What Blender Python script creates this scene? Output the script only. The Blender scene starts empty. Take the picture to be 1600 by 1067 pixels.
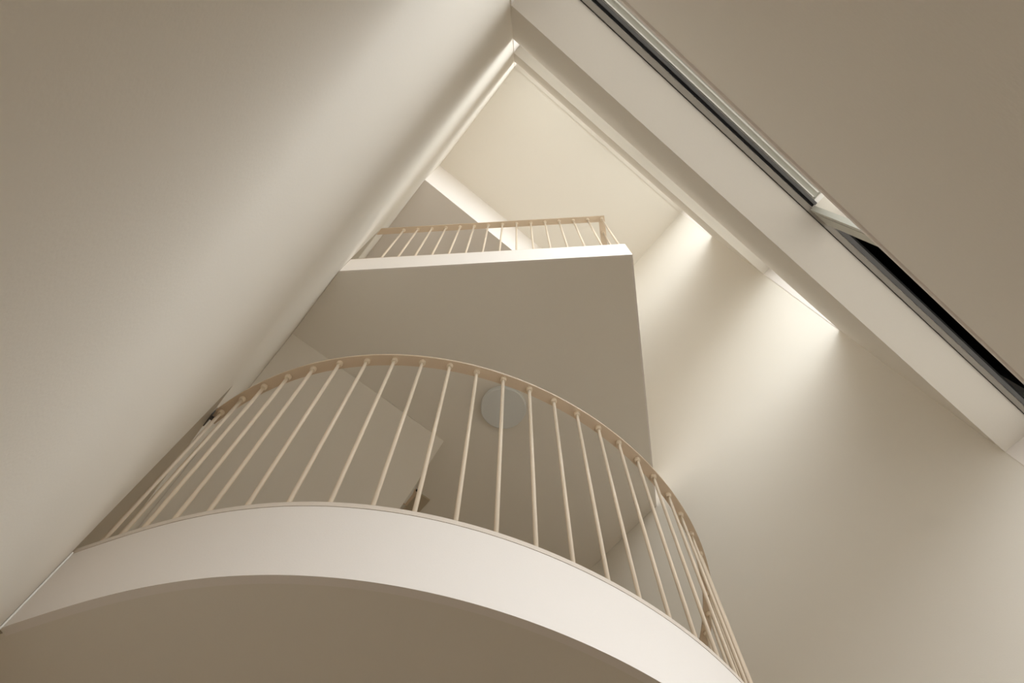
import bpy, bmesh, math
import numpy as np
from mathutils import Matrix, Vector

sc = bpy.context.scene
C = sc.collection

# ------------------------------------------------------------------ camera
# Plan units: X runs along the window wall, Y away from it, Z up; the camera
# stands at the plan origin.  One plan unit is S metres.
S = 1.2
Z0 = 1.04                      # camera height above the floor, plan units


def V(x, y, z):
    return Vector((x * S, y * S, (z + Z0) * S))


pitch, roll, head = 0.3505, -0.0176, 0.9022
f = Vector((math.sin(pitch) * math.cos(head), math.sin(pitch) * math.sin(head), math.cos(pitch)))
d = Vector((math.cos(pitch) * math.cos(head), math.cos(pitch) * math.sin(head), -math.sin(pitch)))
r = d.cross(f)
cr, sr = math.cos(roll), math.sin(roll)
r2 = cr * r + sr * d
d2 = -sr * r + cr * d
cam_data = bpy.data.cameras.new('camera')
cam = bpy.data.objects.new('camera', cam_data)
C.objects.link(cam)
m = Matrix((r2, -d2, -f)).transposed().to_4x4()
m.translation = V(0, 0, 0)
cam.matrix_world = m
cam_data.sensor_width = 36
cam_data.lens = 36 * 1066.25 / 1600
cam_data.clip_start = 0.02
sc.camera = cam

# ------------------------------------------------------------------ world, daylight, exposure
sc.view_settings.view_transform = 'Standard'
sc.view_settings.look = 'None'
sc.view_settings.gamma = 1
sc.view_settings.use_curve_mapping = False
sc.view_settings.exposure = 0.0
SKY = 10.0
SKY_TINT = (1.0, 1.0, 1.0, 1)

world = bpy.data.worlds.new('overcast_sky')
sc.world = world
world.use_nodes = True
wn, wl = world.node_tree.nodes, world.node_tree.links
bg = wn['Background']
tc = wn.new('ShaderNodeTexCoord')
sep = wn.new('ShaderNodeSeparateXYZ')
mr = wn.new('ShaderNodeMapRange')          # ground below the horizon, sky above it
mr.inputs['From Min'].default_value = -0.04
mr.inputs['From Max'].default_value = 0.04
ramp = wn.new('ShaderNodeMix')
ramp.data_type = 'RGBA'
ramp.inputs['A'].default_value = (0.17, 0.16, 0.145, 1)
cie = wn.new('ShaderNodeMapRange')         # overcast sky: zenith three times the horizon
cie.inputs['To Min'].default_value = 0.333
cie.inputs['To Max'].default_value = 1.0
tint = wn.new('ShaderNodeMix')
tint.data_type = 'RGBA'
tint.inputs['A'].default_value = (0, 0, 0, 1)
tint.inputs['B'].default_value = SKY_TINT
wl.new(tc.outputs['Generated'], sep.inputs[0])
wl.new(sep.outputs['Z'], mr.inputs['Value'])
wl.new(sep.outputs['Z'], cie.inputs['Value'])
wl.new(cie.outputs['Result'], tint.inputs['Factor'])
wl.new(tint.outputs['Result'], ramp.inputs['B'])
wl.new(mr.outputs['Result'], ramp.inputs['Factor'])
wl.new(ramp.outputs['Result'], bg.inputs['Color'])
bg.inputs['Strength'].default_value = SKY

sc.cycles.max_bounces = 16
sc.cycles.diffuse_bounces = 12
sc.cycles.transparent_max_bounces = 8
sc.cycles.caustics_reflective = False
sc.cycles.caustics_refractive = False
sc.cycles.use_denoising = True


# ------------------------------------------------------------------ materials
def material(name, col, rough=0.6, bump=0.0, scale=60.0, metal=0.0, var=0.0, spec=0.3):
    mt = bpy.data.materials.new(name)
    mt.use_nodes = True
    n, l = mt.node_tree.nodes, mt.node_tree.links
    b = n['Principled BSDF']
    b.inputs['Base Color'].default_value = (*col, 1)
    b.inputs['Roughness'].default_value = rough
    b.inputs['Metallic'].default_value = metal
    b.inputs['Specular IOR Level'].default_value = spec
    t = n.new('ShaderNodeTexCoord')
    ns = n.new('ShaderNodeTexNoise')
    ns.inputs['Scale'].default_value = scale
    ns.inputs['Detail'].default_value = 4
    l.new(t.outputs['Object'], ns.inputs['Vector'])
    if bump:
        bp = n.new('ShaderNodeBump')
        bp.inputs['Strength'].default_value = bump
        bp.inputs['Distance'].default_value = 0.002
        l.new(ns.outputs['Fac'], bp.inputs['Height'])
        l.new(bp.outputs['Normal'], b.inputs['Normal'])
    if var:
        mx = n.new('ShaderNodeMix')
        mx.data_type = 'RGBA'
        mx.inputs['A'].default_value = (*[c * (1 - var) for c in col], 1)
        mx.inputs['B'].default_value = (*[min(1, c * (1 + var)) for c in col], 1)
        l.new(ns.outputs['Fac'], mx.inputs['Factor'])
        l.new(mx.outputs['Result'], b.inputs['Base Color'])
    return mt


def glass_material(name, col):
    mt = bpy.data.materials.new(name)
    mt.use_nodes = True
    n, l = mt.node_tree.nodes, mt.node_tree.links
    n.remove(n['Principled BSDF'])
    tr = n.new('ShaderNodeBsdfTransparent')
    tr.inputs['Color'].default_value = (*col, 1)
    gl = n.new('ShaderNodeBsdfGlossy')
    gl.inputs['Roughness'].default_value = 0.02
    mx = n.new('ShaderNodeMixShader')
    lw = n.new('ShaderNodeLayerWeight')        # Schlick reflectance, the same from both sides
    lw.inputs['Blend'].default_value = 0.5
    pw = n.new('ShaderNodeMath')
    pw.operation = 'POWER'
    pw.inputs[1].default_value = 5.0
    ma = n.new('ShaderNodeMath')
    ma.operation = 'MULTIPLY_ADD'
    ma.inputs[1].default_value = 0.96
    ma.inputs[2].default_value = 0.04
    l.new(lw.outputs['Facing'], pw.inputs[0])
    l.new(pw.outputs[0], ma.inputs[0])
    l.new(ma.outputs[0], mx.inputs[0])
    l.new(tr.outputs[0], mx.inputs[1])
    l.new(gl.outputs[0], mx.inputs[2])
    l.new(mx.outputs[0], n['Material Output'].inputs['Surface'])
    return mt


M_wall = material('cream_plaster', (0.813, 0.778, 0.716), 0.75, 0.10, 220, var=0.012)
M_white = material('white_plaster', (0.86, 0.82, 0.79), 0.7, 0.08, 220, var=0.01)
M_ceil = material('ceiling_plaster', (0.813, 0.778, 0.716), 0.8, 0.10, 220, var=0.012)
M_floor = material('pale_oak_floor', (0.54, 0.455, 0.35), 0.5, 0.1, 25, var=0.12)
M_pale = material('pale_floor_finish', (0.80, 0.74, 0.65), 0.6, 0.1, 40, var=0.03)
M_rail = material('beige_powder_coat', (0.74, 0.61, 0.475), 0.45, 0.05, 300, var=0.02, spec=0.4)
M_frame = material('grey_window_frame', (0.33, 0.305, 0.27), 0.45, 0.03, 200, var=0.02)
M_alu = material('pale_aluminium', (0.56, 0.56, 0.50), 0.4, 0.03, 200, var=0.03)
M_lip = material('white_lip', (0.95, 0.95, 0.92), 0.35, 0.0, 200, var=0.01)
M_dark = material('dark_grey_metal', (0.13, 0.13, 0.13), 0.5, 0.03, 200, var=0.04)
M_black = material('black_seal', (0.002, 0.002, 0.002), 0.6, 0.0, 200, var=0.1)
M_opal = material('opal_diffuser', (0.72, 0.74, 0.74), 0.35, 0.0, 200, var=0.01)
M_bar = material('lit_powder_coat', (0.90, 0.79, 0.65), 0.45, 0.05, 300, var=0.02, spec=0.4)  # coat of the handrail with the light on the bars put into the colour
M_strip = material('pale_steel_strip', (0.74, 0.67, 0.60), 0.5, 0.03, 200, var=0.02)
M_bronze = material('bronze_plate', (0.56, 0.49, 0.38), 0.35, 0.02, 120, metal=0.2, var=0.05)
M_glass = glass_material('clear_glass', (0.95, 0.96, 0.95))
M_tint = glass_material('tinted_glass', (0.83, 0.835, 0.83))  # tint added to weaken the daylight through the lowest window


# ------------------------------------------------------------------ geometry helpers
def box(bm, x0, x1, y0, y1, z0, z1, bevel=0.0):
    vs = [bm.verts.new(V(x, y, z)) for z in (z0, z1) for x, y in ((x0, y0), (x1, y0), (x1, y1), (x0, y1))]
    fs = [bm.faces.new([vs[i] for i in q]) for q in
          ((3, 2, 1, 0), (4, 5, 6, 7), (0, 1, 5, 4), (1, 2, 6, 5), (2, 3, 7, 6), (3, 0, 4, 7))]
    if bevel:
        es = list({e for fc in fs for e in fc.edges})
        bmesh.ops.bevel(bm, geom=es, offset=bevel * S, segments=2, affect='EDGES', profile=0.5)


def prism(bm, poly, z0, z1):
    lo = [bm.verts.new(V(x, y, z0)) for x, y in poly]
    hi = [bm.verts.new(V(x, y, z1)) for x, y in poly]
    bm.faces.new(hi)
    bm.faces.new(lo[::-1])
    n = len(poly)
    for i in range(n):
        bm.faces.new((lo[i], lo[(i + 1) % n], hi[(i + 1) % n], hi[i]))


def profile_x(bm, prof, x0, x1):
    """extrude a closed (y, z) profile along x"""
    a = [bm.verts.new(V(x0, y, z)) for y, z in prof]
    b = [bm.verts.new(V(x1, y, z)) for y, z in prof]
    n = len(prof)
    bm.faces.new(a)
    bm.faces.new(b[::-1])
    for i in range(n):
        bm.faces.new((a[i], b[i], b[(i + 1) % n], a[(i + 1) % n]))


def normals2d(P):
    t = np.gradient(P, axis=0)
    t /= np.linalg.norm(t, axis=1)[:, None]
    return np.stack([t[:, 1], -t[:, 0]], 1)        # to the right of travel


def sweep(bm, P, off0, off1, z0, z1):
    """flat bar along plan curve P between two sideways offsets"""
    P = np.asarray(P)
    N = normals2d(P)
    A, B = P + N * off0, P + N * off1
    rings = []
    for a, b in zip(A, B):
        rings.append([bm.verts.new(V(q[0], q[1], z)) for q, z in ((a, z0), (b, z0), (b, z1), (a, z1))])
    for p, q in zip(rings, rings[1:]):
        for i in range(4):
            j = (i + 1) % 4
            bm.faces.new((p[i], p[j], q[j], q[i]))
    bm.faces.new(rings[0][::-1])
    bm.faces.new(rings[-1])


def lathe(bm, prof, cx, cy, seg=24):
    rings = []
    for rad, z in prof:
        rings.append([bm.verts.new(V(cx + rad * math.cos(2 * math.pi * k / seg),
                                     cy + rad * math.sin(2 * math.pi * k / seg), z)) for k in range(seg)])
    for p, q in zip(rings, rings[1:]):
        for i in range(seg):
            j = (i + 1) % seg
            bm.faces.new((p[i], p[j], q[j], q[i]))
    bm.faces.new(rings[0][::-1])
    bm.faces.new(rings[-1])


def obj(name, bm, mat, parent=None, smooth=False, origin=None):
    bmesh.ops.recalc_face_normals(bm, faces=bm.faces[:])
    me = bpy.data.meshes.new(name)
    if origin is not None:
        bmesh.ops.translate(bm, verts=bm.verts[:], vec=-origin)
    bm.to_mesh(me)
    bm.free()
    me.materials.append(mat)
    if smooth:
        for pl in me.polygons:
            pl.use_smooth = True
        me.set_sharp_from_angle(angle=math.radians(35))
    o = bpy.data.objects.new(name, me)
    C.objects.link(o)
    if origin is not None:
        o.location = origin
    if parent is not None:
        o.parent = parent
        o.matrix_parent_inverse = parent_world(parent).inverted()
    return o


def parent_world(o):
    w = Matrix.Translation(o.location)
    return w


def empty(name, loc):
    o = bpy.data.objects.new(name, None)
    o.location = loc
    C.objects.link(o)
    return o


def tag(o, label=None, cat=None, group=None, kind=None):
    if label:
        o['label'] = label
    if cat:
        o['category'] = cat
    if group:
        o['group'] = group
    if kind:
        o['kind'] = kind
    return o


def one_box(name, mat, args, parent=None, bevel=0.0):
    bm = bmesh.new()
    box(bm, *args, bevel=bevel)
    return obj(name, bm, mat, parent)


# ------------------------------------------------------------------ room dimensions (plan units)
XL, XW = -0.156, 2.034          # left wall, right wall
YR, YO = -0.164, -0.42          # inner and outer face of the window wall
YB = 5.4                        # back wall
ZF, ZC = -Z0, 7.0               # ground floor, top ceiling
W3 = (0.931, 2.076)             # window openings: sill, head
W2 = (3.359, 4.507)
W1 = (5.810, 6.992)
LZ0, LZ1 = 1.035, 1.258         # lower (curved) slab
UZ0, UZ1 = 3.353, 3.605         # upper slab
DZ, DY = 5.81, 1.015            # dropped ceiling height and its front face
T = 0.30                        # wall thickness

# floor
bm = bmesh.new()
box(bm, XL - T, XW + T, YO, YB + T, ZF - 0.15, ZF)
obj('floor', bm, M_floor)['kind'] = 'structure'

# left wall, with a shallow niche behind each balcony edge
bm = bmesh.new()
NY0, NY1, NH = 1.365, 4.1, 2.172     # lower niche
UY0, UY1, UH = 1.225, 2.05, 4.47     # upper niche
ND = 0.25
box(bm, XL - T - 0.1, XL - ND, YO, YB, ZF, ZC)
box(bm, XL - ND, XL, YO, YB, ZF, LZ1)
box(bm, XL - ND, XL, YO, NY0, LZ1, NH)
box(bm, XL - ND, XL, NY1, YB, LZ1, NH)
box(bm, XL - ND, XL, YO, YB, NH, UZ1)
box(bm, XL - ND, XL, YO, UY0, UZ1, UH)
box(bm, XL - ND, XL, UY1, YB, UZ1, UH)
box(bm, XL - ND, XL, YO, YB, UH, ZC)
obj('wall_left', bm, M_wall)['kind'] = 'structure'

# right wall
bm = bmesh.new()
box(bm, XW, XW + T, YO, YB, ZF, ZC)
obj('wall_right', bm, M_wall)['kind'] = 'structure'

# back wall, with an unseen opening added to lift light on the ground floor
B0 = (-0.55, 0.75)
BH0 = 0.42
bm = bmesh.new()
box(bm, XL - T, XW + T, YB, YB + T, ZF, B0[0])
box(bm, XL - T, XW + T, YB, YB + T, B0[1], ZC)
box(bm, XL - T, 0.95 - BH0, YB, YB + T, *B0)
box(bm, 0.95 + BH0, XW + T, YB, YB + T, *B0)
obj('wall_back', bm, M_wall)['kind'] = 'structure'

# window wall: solid bands between three full-width openings
bm = bmesh.new()
box(bm, XL, XW, YO, YR, ZF, W3[0] - 0.012)
box(bm, XL, XW, -0.3255, YR, W3[1], W2[0])
box(bm, XL, 1.03, YO, -0.3255, W3[1], W2[0])
box(bm, 1.03, XW, YO, -0.405, W3[1], W2[0])
box(bm, 1.03, XW, -0.405, -0.3255, W3[1] + 0.45, W2[0])
box(bm, XL, XW, YO, YR, W2[1], W1[0])
box(bm, XL, XW, YO, YR, W1[1], ZC + 0.2)
obj('wall_front', bm, M_wall)['kind'] = 'structure'

# top ceiling and the lower ceiling at the back
bm = bmesh.new()
box(bm, XL - T, XW + T, YR, YB + T, ZC, ZC + 0.2)
obj('ceiling', bm, M_ceil)['kind'] = 'structure'
bm = bmesh.new()
box(bm, XL, XW, DY, YB, DZ, ZC)
obj('ceiling', bm, M_white)['kind'] = 'structure'

# thin white jamb linings on both side reveals of every opening
for (z0, z1) in (W1, W2, W3):
    bm = bmesh.new()
    box(bm, XL, XL + 0.003, -0.292, YR - 0.001, z0 + 0.0005, z1 - 0.0005)
    box(bm, XW - 0.003, XW, -0.292, YR - 0.001, z0 + 0.0005, z1 - 0.0005)
    tag(obj('trim_2', bm, M_white), kind='structure')

# window sill board under the lowest opening
bm = bmesh.new()
box(bm, XL, XW, YO, YR + 0.004, W3[0] - 0.012, W3[0], bevel=0.004)
tag(obj('trim_1', bm, M_white), kind='structure')


# ------------------------------------------------------------------ windows
def window(name, z0, z1, mull):
    """outer frame with head, sill, two jambs, mullion, and two glass panes"""
    w = empty(name, V(XL, -0.30, z0))
    w['kind'] = 'structure'
    ya, yb = -0.335, -0.293
    t = 0.045
    bm = bmesh.new()
    box(bm, XL, XW, ya, yb, z0, z0 + t)
    box(bm, XL, XL + t, ya, yb, z0 + t, z1 - t)
    box(bm, XW - t, XW, ya, yb, z0 + t, z1 - t)
    obj('window_frame', bm, M_frame, w)
    return w, ya, yb, t


for nm, (z0, z1) in (('window_1', W1), ('window_2', W2)):
    w, ya, yb, t = window(nm, z0, z1, 1.0)
    bm = bmesh.new()
    box(bm, XL, XW, ya, yb, z1 - t, z1)
    obj('frame_head', bm, M_frame, w)
    one_box('mullion', M_frame, (0.90, 0.96, ya, yb, z0 + t, z1 - t), w)
    one_box('pane', M_glass, (XL + t, 0.90, -0.318, -0.312, z0 + t, z1 - t), w)
    one_box('pane', M_glass, (0.96, XW - t, -0.318, -0.312, z0 + t, z1 - t), w)

z0, z1 = W3
w, ya, yb, t = window('window_3', z0, z1, 1.0)
# frame head seen from below, with a thin black seal against the plaster
one_box('seal', M_black, (XL, XW, -0.2945, -0.2925, z1 - 0.004, z1), w)
one_box('frame_head', M_frame, (XL, XW, -0.309, -0.2945, z1 - 0.008, z1), w)
# mullion: two upright profiles with a dark joint
one_box('mullion', M_alu, (0.8945, 0.910, -0.318, -0.302, z0 + 0.045, z1 - 0.009), w)
one_box('joint', M_black, (0.910, 0.914, -0.318, -0.306, z0 + 0.045, z1 - 0.009), w)
one_box('mullion', M_alu, (0.914, 0.965, -0.318, -0.302, z0 + 0.045, z1 - 0.009), w)
one_box('pane', M_tint, (XL + t, 0.8945, -0.389, -0.385, z0 + t, z1), w)
one_box('pane', M_tint, (0.965, XW - t, -0.389, -0.385, z0 + t, z1), w)
# right bay: grey lintel plate and black slot of the shutter box
one_box('lintel_plate', M_dark, (0.965, XW, -0.3255, -0.3125, z1 - 0.006, z1), w)
bm = bmesh.new()
box(bm, 1.031, XW - 0.001, -0.331, -0.3256, z1 - 0.004, z1 + 0.44)
box(bm, 1.031, XW - 0.001, -0.384, -0.378, z1 - 0.004, z1 + 0.44)
box(bm, 1.031, XW - 0.001, -0.378, -0.331, z1 + 0.43, z1 + 0.44)
obj('shutter_slot', bm, M_black, w)
# left bay: ribbed pale head profile with white lips, black gap before it
one_box('seal', M_black, (XL, 0.8945, -0.3195, -0.3125, z1 - 0.004, z1), w)
one_box('head_plate', M_dark, (XL, 0.8945, -0.3285, -0.3195, z1 - 0.012, z1), w)
for ya_, yb_, zz in ((-0.3325, -0.3285, 0.004), (-0.3495, -0.3360, 0.006), (-0.3618, -0.3530, 0.008),
                     (-0.380, -0.3662, 0.010)):
    one_box('ribbed_profile', M_alu, (XL, 0.880, ya_, yb_, z1 - zz, z1), w)
for yc, zz in ((-0.3343, 0.012), (-0.3513, 0.015), (-0.3640, 0.018)):
    one_box('white_lip', M_lip, (XL, 0.872, yc - 0.0018, yc + 0.0018, z1 - zz, z1), w)
one_box('end_plate', M_lip, (0.880, 0.8945, -0.380, -0.3285, z1 - 0.014, z1), w)


# daylight portals (guide the sampling of the sky through the three openings)
for (z0, z1) in (W1, W2, W3):
    ld = bpy.data.lights.new('opening_portal', 'AREA')
    ld.shape = 'RECTANGLE'
    ld.size = (XW - XL) * S
    ld.size_y = (z1 - z0) * S
    ld.cycles.is_portal = True
    lo = bpy.data.objects.new('opening_portal', ld)
    lo.location = V((XL + XW) / 2, YO - 0.01, (z0 + z1) / 2)
    lo.rotation_euler = (math.radians(90), 0, 0)
    C.objects.link(lo)


for (z0, z1), hw in ((B0, BH0),):  # sampling portal of the opening added in the back wall
    ld = bpy.data.lights.new('opening_portal', 'AREA')
    ld.shape = 'RECTANGLE'
    ld.size = 2 * hw * S
    ld.size_y = (z1 - z0) * S
    ld.cycles.is_portal = True
    lo = bpy.data.objects.new('opening_portal', ld)
    lo.location = V(0.95, YB + T + 0.01, (z0 + z1) / 2)
    lo.rotation_euler = (math.radians(-90), 0, 0)
    C.objects.link(lo)


# unseen block added outside to close off low sky for the lowest opening
OPP_Y, OPP_Z = -5.5, 2.3
one_box('sky_blocker_outside', material('blocker_render', (0.34, 0.32, 0.29), 0.9, 0.2, 8, var=0.1),
        (-9, 11, OPP_Y - 4, OPP_Y, ZF - 3, OPP_Z))['kind'] = 'structure'

# ------------------------------------------------------------------ plan curves
def smooth_curve(pts, n=96, deg=7):
    P = np.array(pts, float)
    s = np.r_[0, np.cumsum(np.hypot(*np.diff(P, axis=0).T))]
    s /= s[-1]
    wgt = np.ones(len(P))
    wgt[0] = wgt[-1] = 6
    fx, fy = np.polyfit(s, P[:, 0], deg, w=wgt), np.polyfit(s, P[:, 1], deg, w=wgt)
    t = np.linspace(0, 1, n)
    return np.stack([np.polyval(fx, t), np.polyval(fy, t)], 1)


BARS = [(-0.134, 1.4916), (-0.103, 1.3981), (-0.0682, 1.3092), (-0.0236, 1.2245), (0.0274, 1.1439),
        (0.0867, 1.0686), (0.155, 1.0017), (0.227, 0.9392), (0.3058, 0.8834), (0.387, 0.8341),
        (0.4734, 0.7935), (0.5615, 0.7565), (0.6557, 0.7277), (0.7504, 0.7074), (0.8471, 0.6939),
        (0.9423, 0.6875), (1.0387, 0.6854), (1.1368, 0.6934), (1.2316, 0.7079), (1.3276, 0.7303),
        (1.4212, 0.762), (1.5133, 0.7993), (1.6018, 0.8414), (1.684, 0.893), (1.762, 0.955),
        (1.832, 1.026), (1.895, 1.103), (1.951, 1.184), (2.002, 1.268)]
RAIL = smooth_curve([(-0.147, 1.545)] + BARS + [(2.034, 1.325)])
FASCIA = smooth_curve([(-0.156, 1.3757), (-0.1151, 1.3039), (-0.0257, 1.1632), (0.03, 1.088), (0.1012, 1.0119),
                       (0.2261, 0.9006), (0.368, 0.8089), (0.5402, 0.7375), (0.7291, 0.6900), (0.9135, 0.6672),
                       (1.0796, 0.6633), (1.2489, 0.6813), (1.43, 0.733), (1.61, 0.815), (1.70, 0.868),
                       (1.86, 1.01), (1.95, 1.125), (2.034, 1.255)])

GAP = 0.0012
KL, KW, KB = XL + GAP, XW - GAP, YB - GAP     # clear of the walls by a plaster joint

# ------------------------------------------------------------------ curved lower balcony
balc = empty('curved_balcony', V(0.9, 1.5, LZ0))
tag(balc, 'lower balcony slab with a smooth curved white edge and shaded grey-brown underside', 'balcony')
N = normals2d(FASCIA)
inner = FASCIA - N * 0.012
bm = bmesh.new()
inner[:, 0] = np.clip(inner[:, 0], KL, KW)
FASCIA[:, 0] = np.clip(FASCIA[:, 0], KL, KW)
poly = [tuple(q) for q in inner[1:-1]] + [(KW, 1.30), (KW, KB), (KL, KB), (KL, 1.40)]
prism(bm, poly, LZ0 + 0.0005, LZ1 - 0.0005)
obj('slab', bm, M_wall, balc)
bm = bmesh.new()
inner2 = FASCIA - N * 0.047
prism(bm, [tuple(q) for q in inner2[3:-3]] + [(KW, 1.38), (KW, KB), (KL, KB), (KL, 1.47)],
      LZ1 - 0.0005, LZ1 + 0.008)
obj('floor_finish', bm, M_floor, balc)
bm = bmesh.new()
sweep(bm, FASCIA, 0.0, -0.02, LZ0, LZ1)
tag(obj('fascia', bm, M_white, balc, smooth=True), 'smooth white curved front edge of the slab')
bm = bmesh.new()
box(bm, KL, KL + 0.003, 1.366, 1.3715, LZ0 - 0.01, LZ1)
obj('caulk_bead', bm, M_lip, balc)

# ------------------------------------------------------------------ balusters
RH = 2.19                                    # underside of the curved handrail
UR = 4.50                                    # underside of the upper handrail


def baluster_meshes(h, name):
    bm = bmesh.new()
    seg, rad = 10, 0.0058 * S
    rings = []
    for z in (0, h * S):
        rings.append([bm.verts.new((rad * math.cos(2 * math.pi * k / seg), rad * math.sin(2 * math.pi * k / seg), z))
                      for k in range(seg)])
    for i in range(seg):
        j = (i + 1) % seg
        bm.faces.new((rings[0][i], rings[0][j], rings[1][j], rings[1][i]))
    bm.faces.new(rings[0][::-1])
    bm.faces.new(rings[1])
    bar = bpy.data.meshes.new('baluster')
    bmesh.ops.recalc_face_normals(bm, faces=bm.faces[:])
    bm.to_mesh(bar)
    bm.free()
    bm = bmesh.new()
    rings = []
    for rad, z in ((0.0075, -0.016), (0.0105, -0.012), (0.0115, -0.004), (0.0115, 0.0)):
        rings.append([bm.verts.new((rad * S * math.cos(2 * math.pi * k / 12), rad * S * math.sin(2 * math.pi * k / 12),
                                    (h + z) * S)) for k in range(12)])
    for p, q in zip(rings, rings[1:]):
        for i in range(12):
            j = (i + 1) % 12
            bm.faces.new((p[i], p[j], q[j], q[i]))
    bm.faces.new(rings[0][::-1])
    bm.faces.new(rings[-1])
    bmesh.ops.recalc_face_normals(bm, faces=bm.faces[:])
    col = bpy.data.meshes.new('collar')
    bm.to_mesh(col)
    bm.free()
    for me in (bar, col):
        me.materials.append(M_bar)
        for pl in me.polygons:
            pl.use_smooth = len(pl.vertices) == 4
    return bar, col


def place_balusters(root, pts, zb, ztop):
    bar, col = baluster_meshes(ztop - zb, root.name)
    for x, y in pts:
        b = bpy.data.objects.new('baluster', bar)
        C.objects.link(b)
        b.parent = root
        b.location = V(x, y, zb) - root.location
        c = bpy.data.objects.new('collar', col)
        C.objects.link(c)
        c.parent = b


rail = empty('curved_railing', V(0.9, 0.72, LZ1))
tag(rail, 'beige metal railing with round bars sweeping along the curved lower balcony edge', 'railing')
bm = bmesh.new()
sweep(bm, RAIL, 0.019, -0.019, RH, RH + 0.010)
obj('handrail', bm, M_rail, rail, smooth=True)
bm = bmesh.new()
sweep(bm, FASCIA[:], 0.001, -0.042, LZ1 + 0.001, LZ1 + 0.016)
tag(obj('bottom_rail', bm, M_strip, rail, smooth=True), 'pale steel strip under the bars')
place_balusters(rail, BARS, LZ1 + 0.0155, RH)
# bracket fixing the handrail to the left wall
bm = bmesh.new()
box(bm, XL, XL + 0.004, 1.50, 1.56, RH - 0.03, RH + 0.02)
box(bm, XL, -0.142, 1.525, 1.535, RH - 0.012, RH)
obj('wall_bracket', bm, M_dark, rail)

# ------------------------------------------------------------------ upper balcony
CX2, CY2 = 0.932, 0.222
upper = empty('upper_balcony', V(0.9, 1.5, UZ0))
tag(upper, 'upper balcony slab with a straight white edge meeting at a right-angled corner', 'balcony')
SX, SY = 0.841, 1.654                         # stair void: width and front edge
bm = bmesh.new()
e = 0.010
yL = CY2 + (CX2 - XL) * 0.9195
yW = CY2 + (XW - CX2) * 0.8975
prism(bm, [(KL, yL + e), (CX2, CY2 + 1.4 * e), (SX, SY), (KL, SY)], UZ0, UZ1)
prism(bm, [(CX2, CY2 + 1.4 * e), (KW, yW + e), (KW, KB), (SX, KB), (SX, SY)], UZ0, UZ1)
obj('slab', bm, M_wall, upper)
bm = bmesh.new()
prism(bm, [(KL, yL + 0.07), (CX2, CY2 + 0.07), (SX, SY), (KL, SY)], UZ1, UZ1 + 0.006)
prism(bm, [(CX2, CY2 + 0.07), (KW, yW + 0.07), (KW, KB), (SX, KB), (SX, SY)], UZ1, UZ1 + 0.006)
obj('floor_finish', bm, M_pale, upper)
bm = bmesh.new()
prism(bm, [(KL, yL), (CX2, CY2), (CX2, CY2 + 1.4 * e), (KL, yL + e)], UZ0 - 0.0005, UZ1 + 0.0005)
prism(bm, [(CX2, CY2), (KW, yW), (KW, yW + e), (CX2, CY2 + 1.4 * e)], UZ0 - 0.0005, UZ1 + 0.0005)
tag(obj('fascia', bm, M_white, upper), 'straight white front edge of the slab')

urail = empty('straight_railing', V(0.4, 0.8, UZ1))
tag(urail, 'beige metal railing with thin round bars on the straight upper balcony edge', 'railing')
u1 = np.array([XL - CX2, yL - CY2]); L1 = np.linalg.norm(u1); u1 /= L1
u2 = np.array([XW - CX2, yW - CY2]); L2 = np.linalg.norm(u2); u2 /= L2
corner = np.array([CX2, CY2]) + (u1 + u2) * 0.022
pts = []
n1 = 15
for k in range(n1):
    pts.append(corner + u1 * (k * 0.0935 + 0.0))
k = 1
while True:
    q = corner + u2 * (k * 0.0935)
    if q[0] > XW - 0.03:
        break
    pts.append(q)
    k += 1
pts = [tuple(q) for q in pts if q[0] > XL + 0.02]


def straight_bar(bm, a, b, w, z0, z1):
    sweep(bm, [a, (a + b) / 2, b], w, -w, z0, z1)


endL = corner + u1 * ((XL - corner[0]) / u1[0])
endW = corner + u2 * ((XW - corner[0]) / u2[0])
hw = 0.020
bm = bmesh.new()
n1v = np.array([u1[1], -u1[0]])
n2v = np.array([u2[1], -u2[0]])
co = corner - (u1 + u2) * hw
ci = corner + (u1 + u2) * hw
for z0, z1, bmr in ((UR, UR + 0.010, 'handrail'), (UZ1 + 0.002, UZ1 + 0.011, 'bottom_rail')):
    bm = bmesh.new()
    eo = co + u1 * ((KL - co[0]) / u1[0]); ei = ci + u1 * ((KL - ci[0]) / u1[0])
    wo = co + u2 * ((KW - co[0]) / u2[0]); wi = ci + u2 * ((KW - ci[0]) / u2[0])
    prism(bm, [tuple(eo), tuple(co), tuple(wo), tuple(wi), tuple(ci), tuple(ei)], z0, z1)
    obj(bmr, bm, M_rail, urail)
place_balusters(urail, pts, UZ1 + 0.0105, UR)

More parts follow.
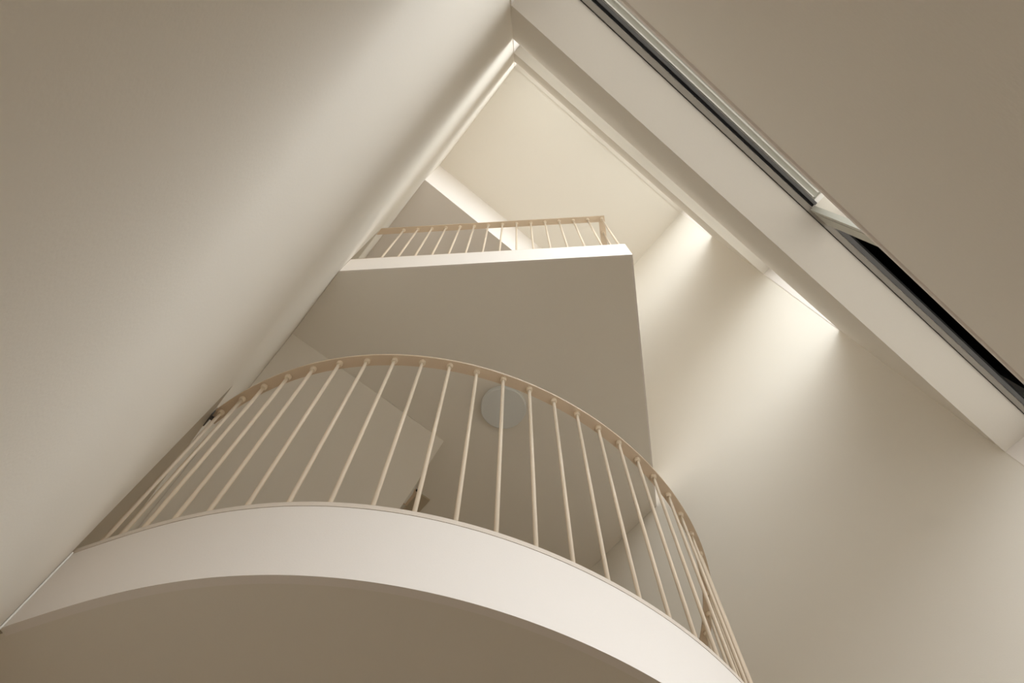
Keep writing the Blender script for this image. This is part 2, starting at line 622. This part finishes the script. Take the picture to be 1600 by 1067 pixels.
# ------------------------------------------------------------------ stair flight under the upper slab
bm = bmesh.new()
run, rise = 3.0, UZ1 - LZ1
nst = 14
slope = 0.745
yA = SY
yA = SY + GAP
zb = LZ1 + 0.0095
prof = [(yA, UZ0)]
yEnd = yA + (UZ0 - zb) / slope
prof.append((yEnd, zb))
tread = (yEnd + 0.1 - yA) / nst
y = yEnd + 0.1
z = zb
prof.append((y, z))
for k in range(nst - 1):
    z += rise / nst
    prof.append((y, z))
    y -= tread
    prof.append((y, z))
prof.append((yA, z))
profile_x(bm, prof, KL, SX - GAP)
stair = obj('staircase', bm, M_wall, None)
tag(stair, 'plain plastered stair flight whose sloping underside shows behind the curved railing on the left', 'staircase')

# ------------------------------------------------------------------ ceiling light on the upper slab's soffit
lamp = empty('ceiling_light', V(0.957, 1.275, UZ0))
tag(lamp, 'round flat opal ceiling light on the underside of the upper balcony', 'light')
bm = bmesh.new()
lathe(bm, [(0.105, UZ0 - 0.012), (0.105, UZ0)], 0.957, 1.275, 48)
obj('base', bm, M_white, lamp, smooth=True)
bm = bmesh.new()
lathe(bm, [(0.1165, UZ0 - 0.046), (0.1215, UZ0 - 0.042), (0.1225, UZ0 - 0.036), (0.1225, UZ0 - 0.012)], 0.957, 1.275, 48)
obj('diffuser', bm, M_opal, lamp, smooth=True)

# ------------------------------------------------------------------ small metal fitting beside the stair underside
fit = empty('stair_fitting', V(0.93, 2.05, UZ0))
tag(fit, 'small bronze metal fitting beside the lower corner of the stair underside', 'fitting')
one_box('cover_plate', M_bronze, (0.925, 1.006, 2.004, 2.34, UZ0 - 0.012, UZ0), fit)
bm = bmesh.new()
prism(bm, [(0.846, 1.86), (0.862, 1.90), (0.900, 2.02), (0.905, 2.10), (0.895, 2.10), (0.872, 2.00)], UZ0 - 0.03, UZ0 - 0.024)
tag(obj('bracket_arm', bm, M_lip, fit), 'pale thin arm')
one_box('side_plate', M_rail, (0.852, 0.925, 2.00, 2.12, UZ0 - 0.010, UZ0), fit)
one_box('slot', M_black, (0.8415, 0.846, 1.93, 2.09, UZ0 - 0.02, UZ0), fit)
one_box('slot', M_black, (0.8415, 0.90, 2.12, 2.128, UZ0 - 0.012, UZ0), fit)
one_box('slot', M_black, (0.905, 0.935, 1.996, 2.004, UZ0 - 0.012, UZ0), fit)
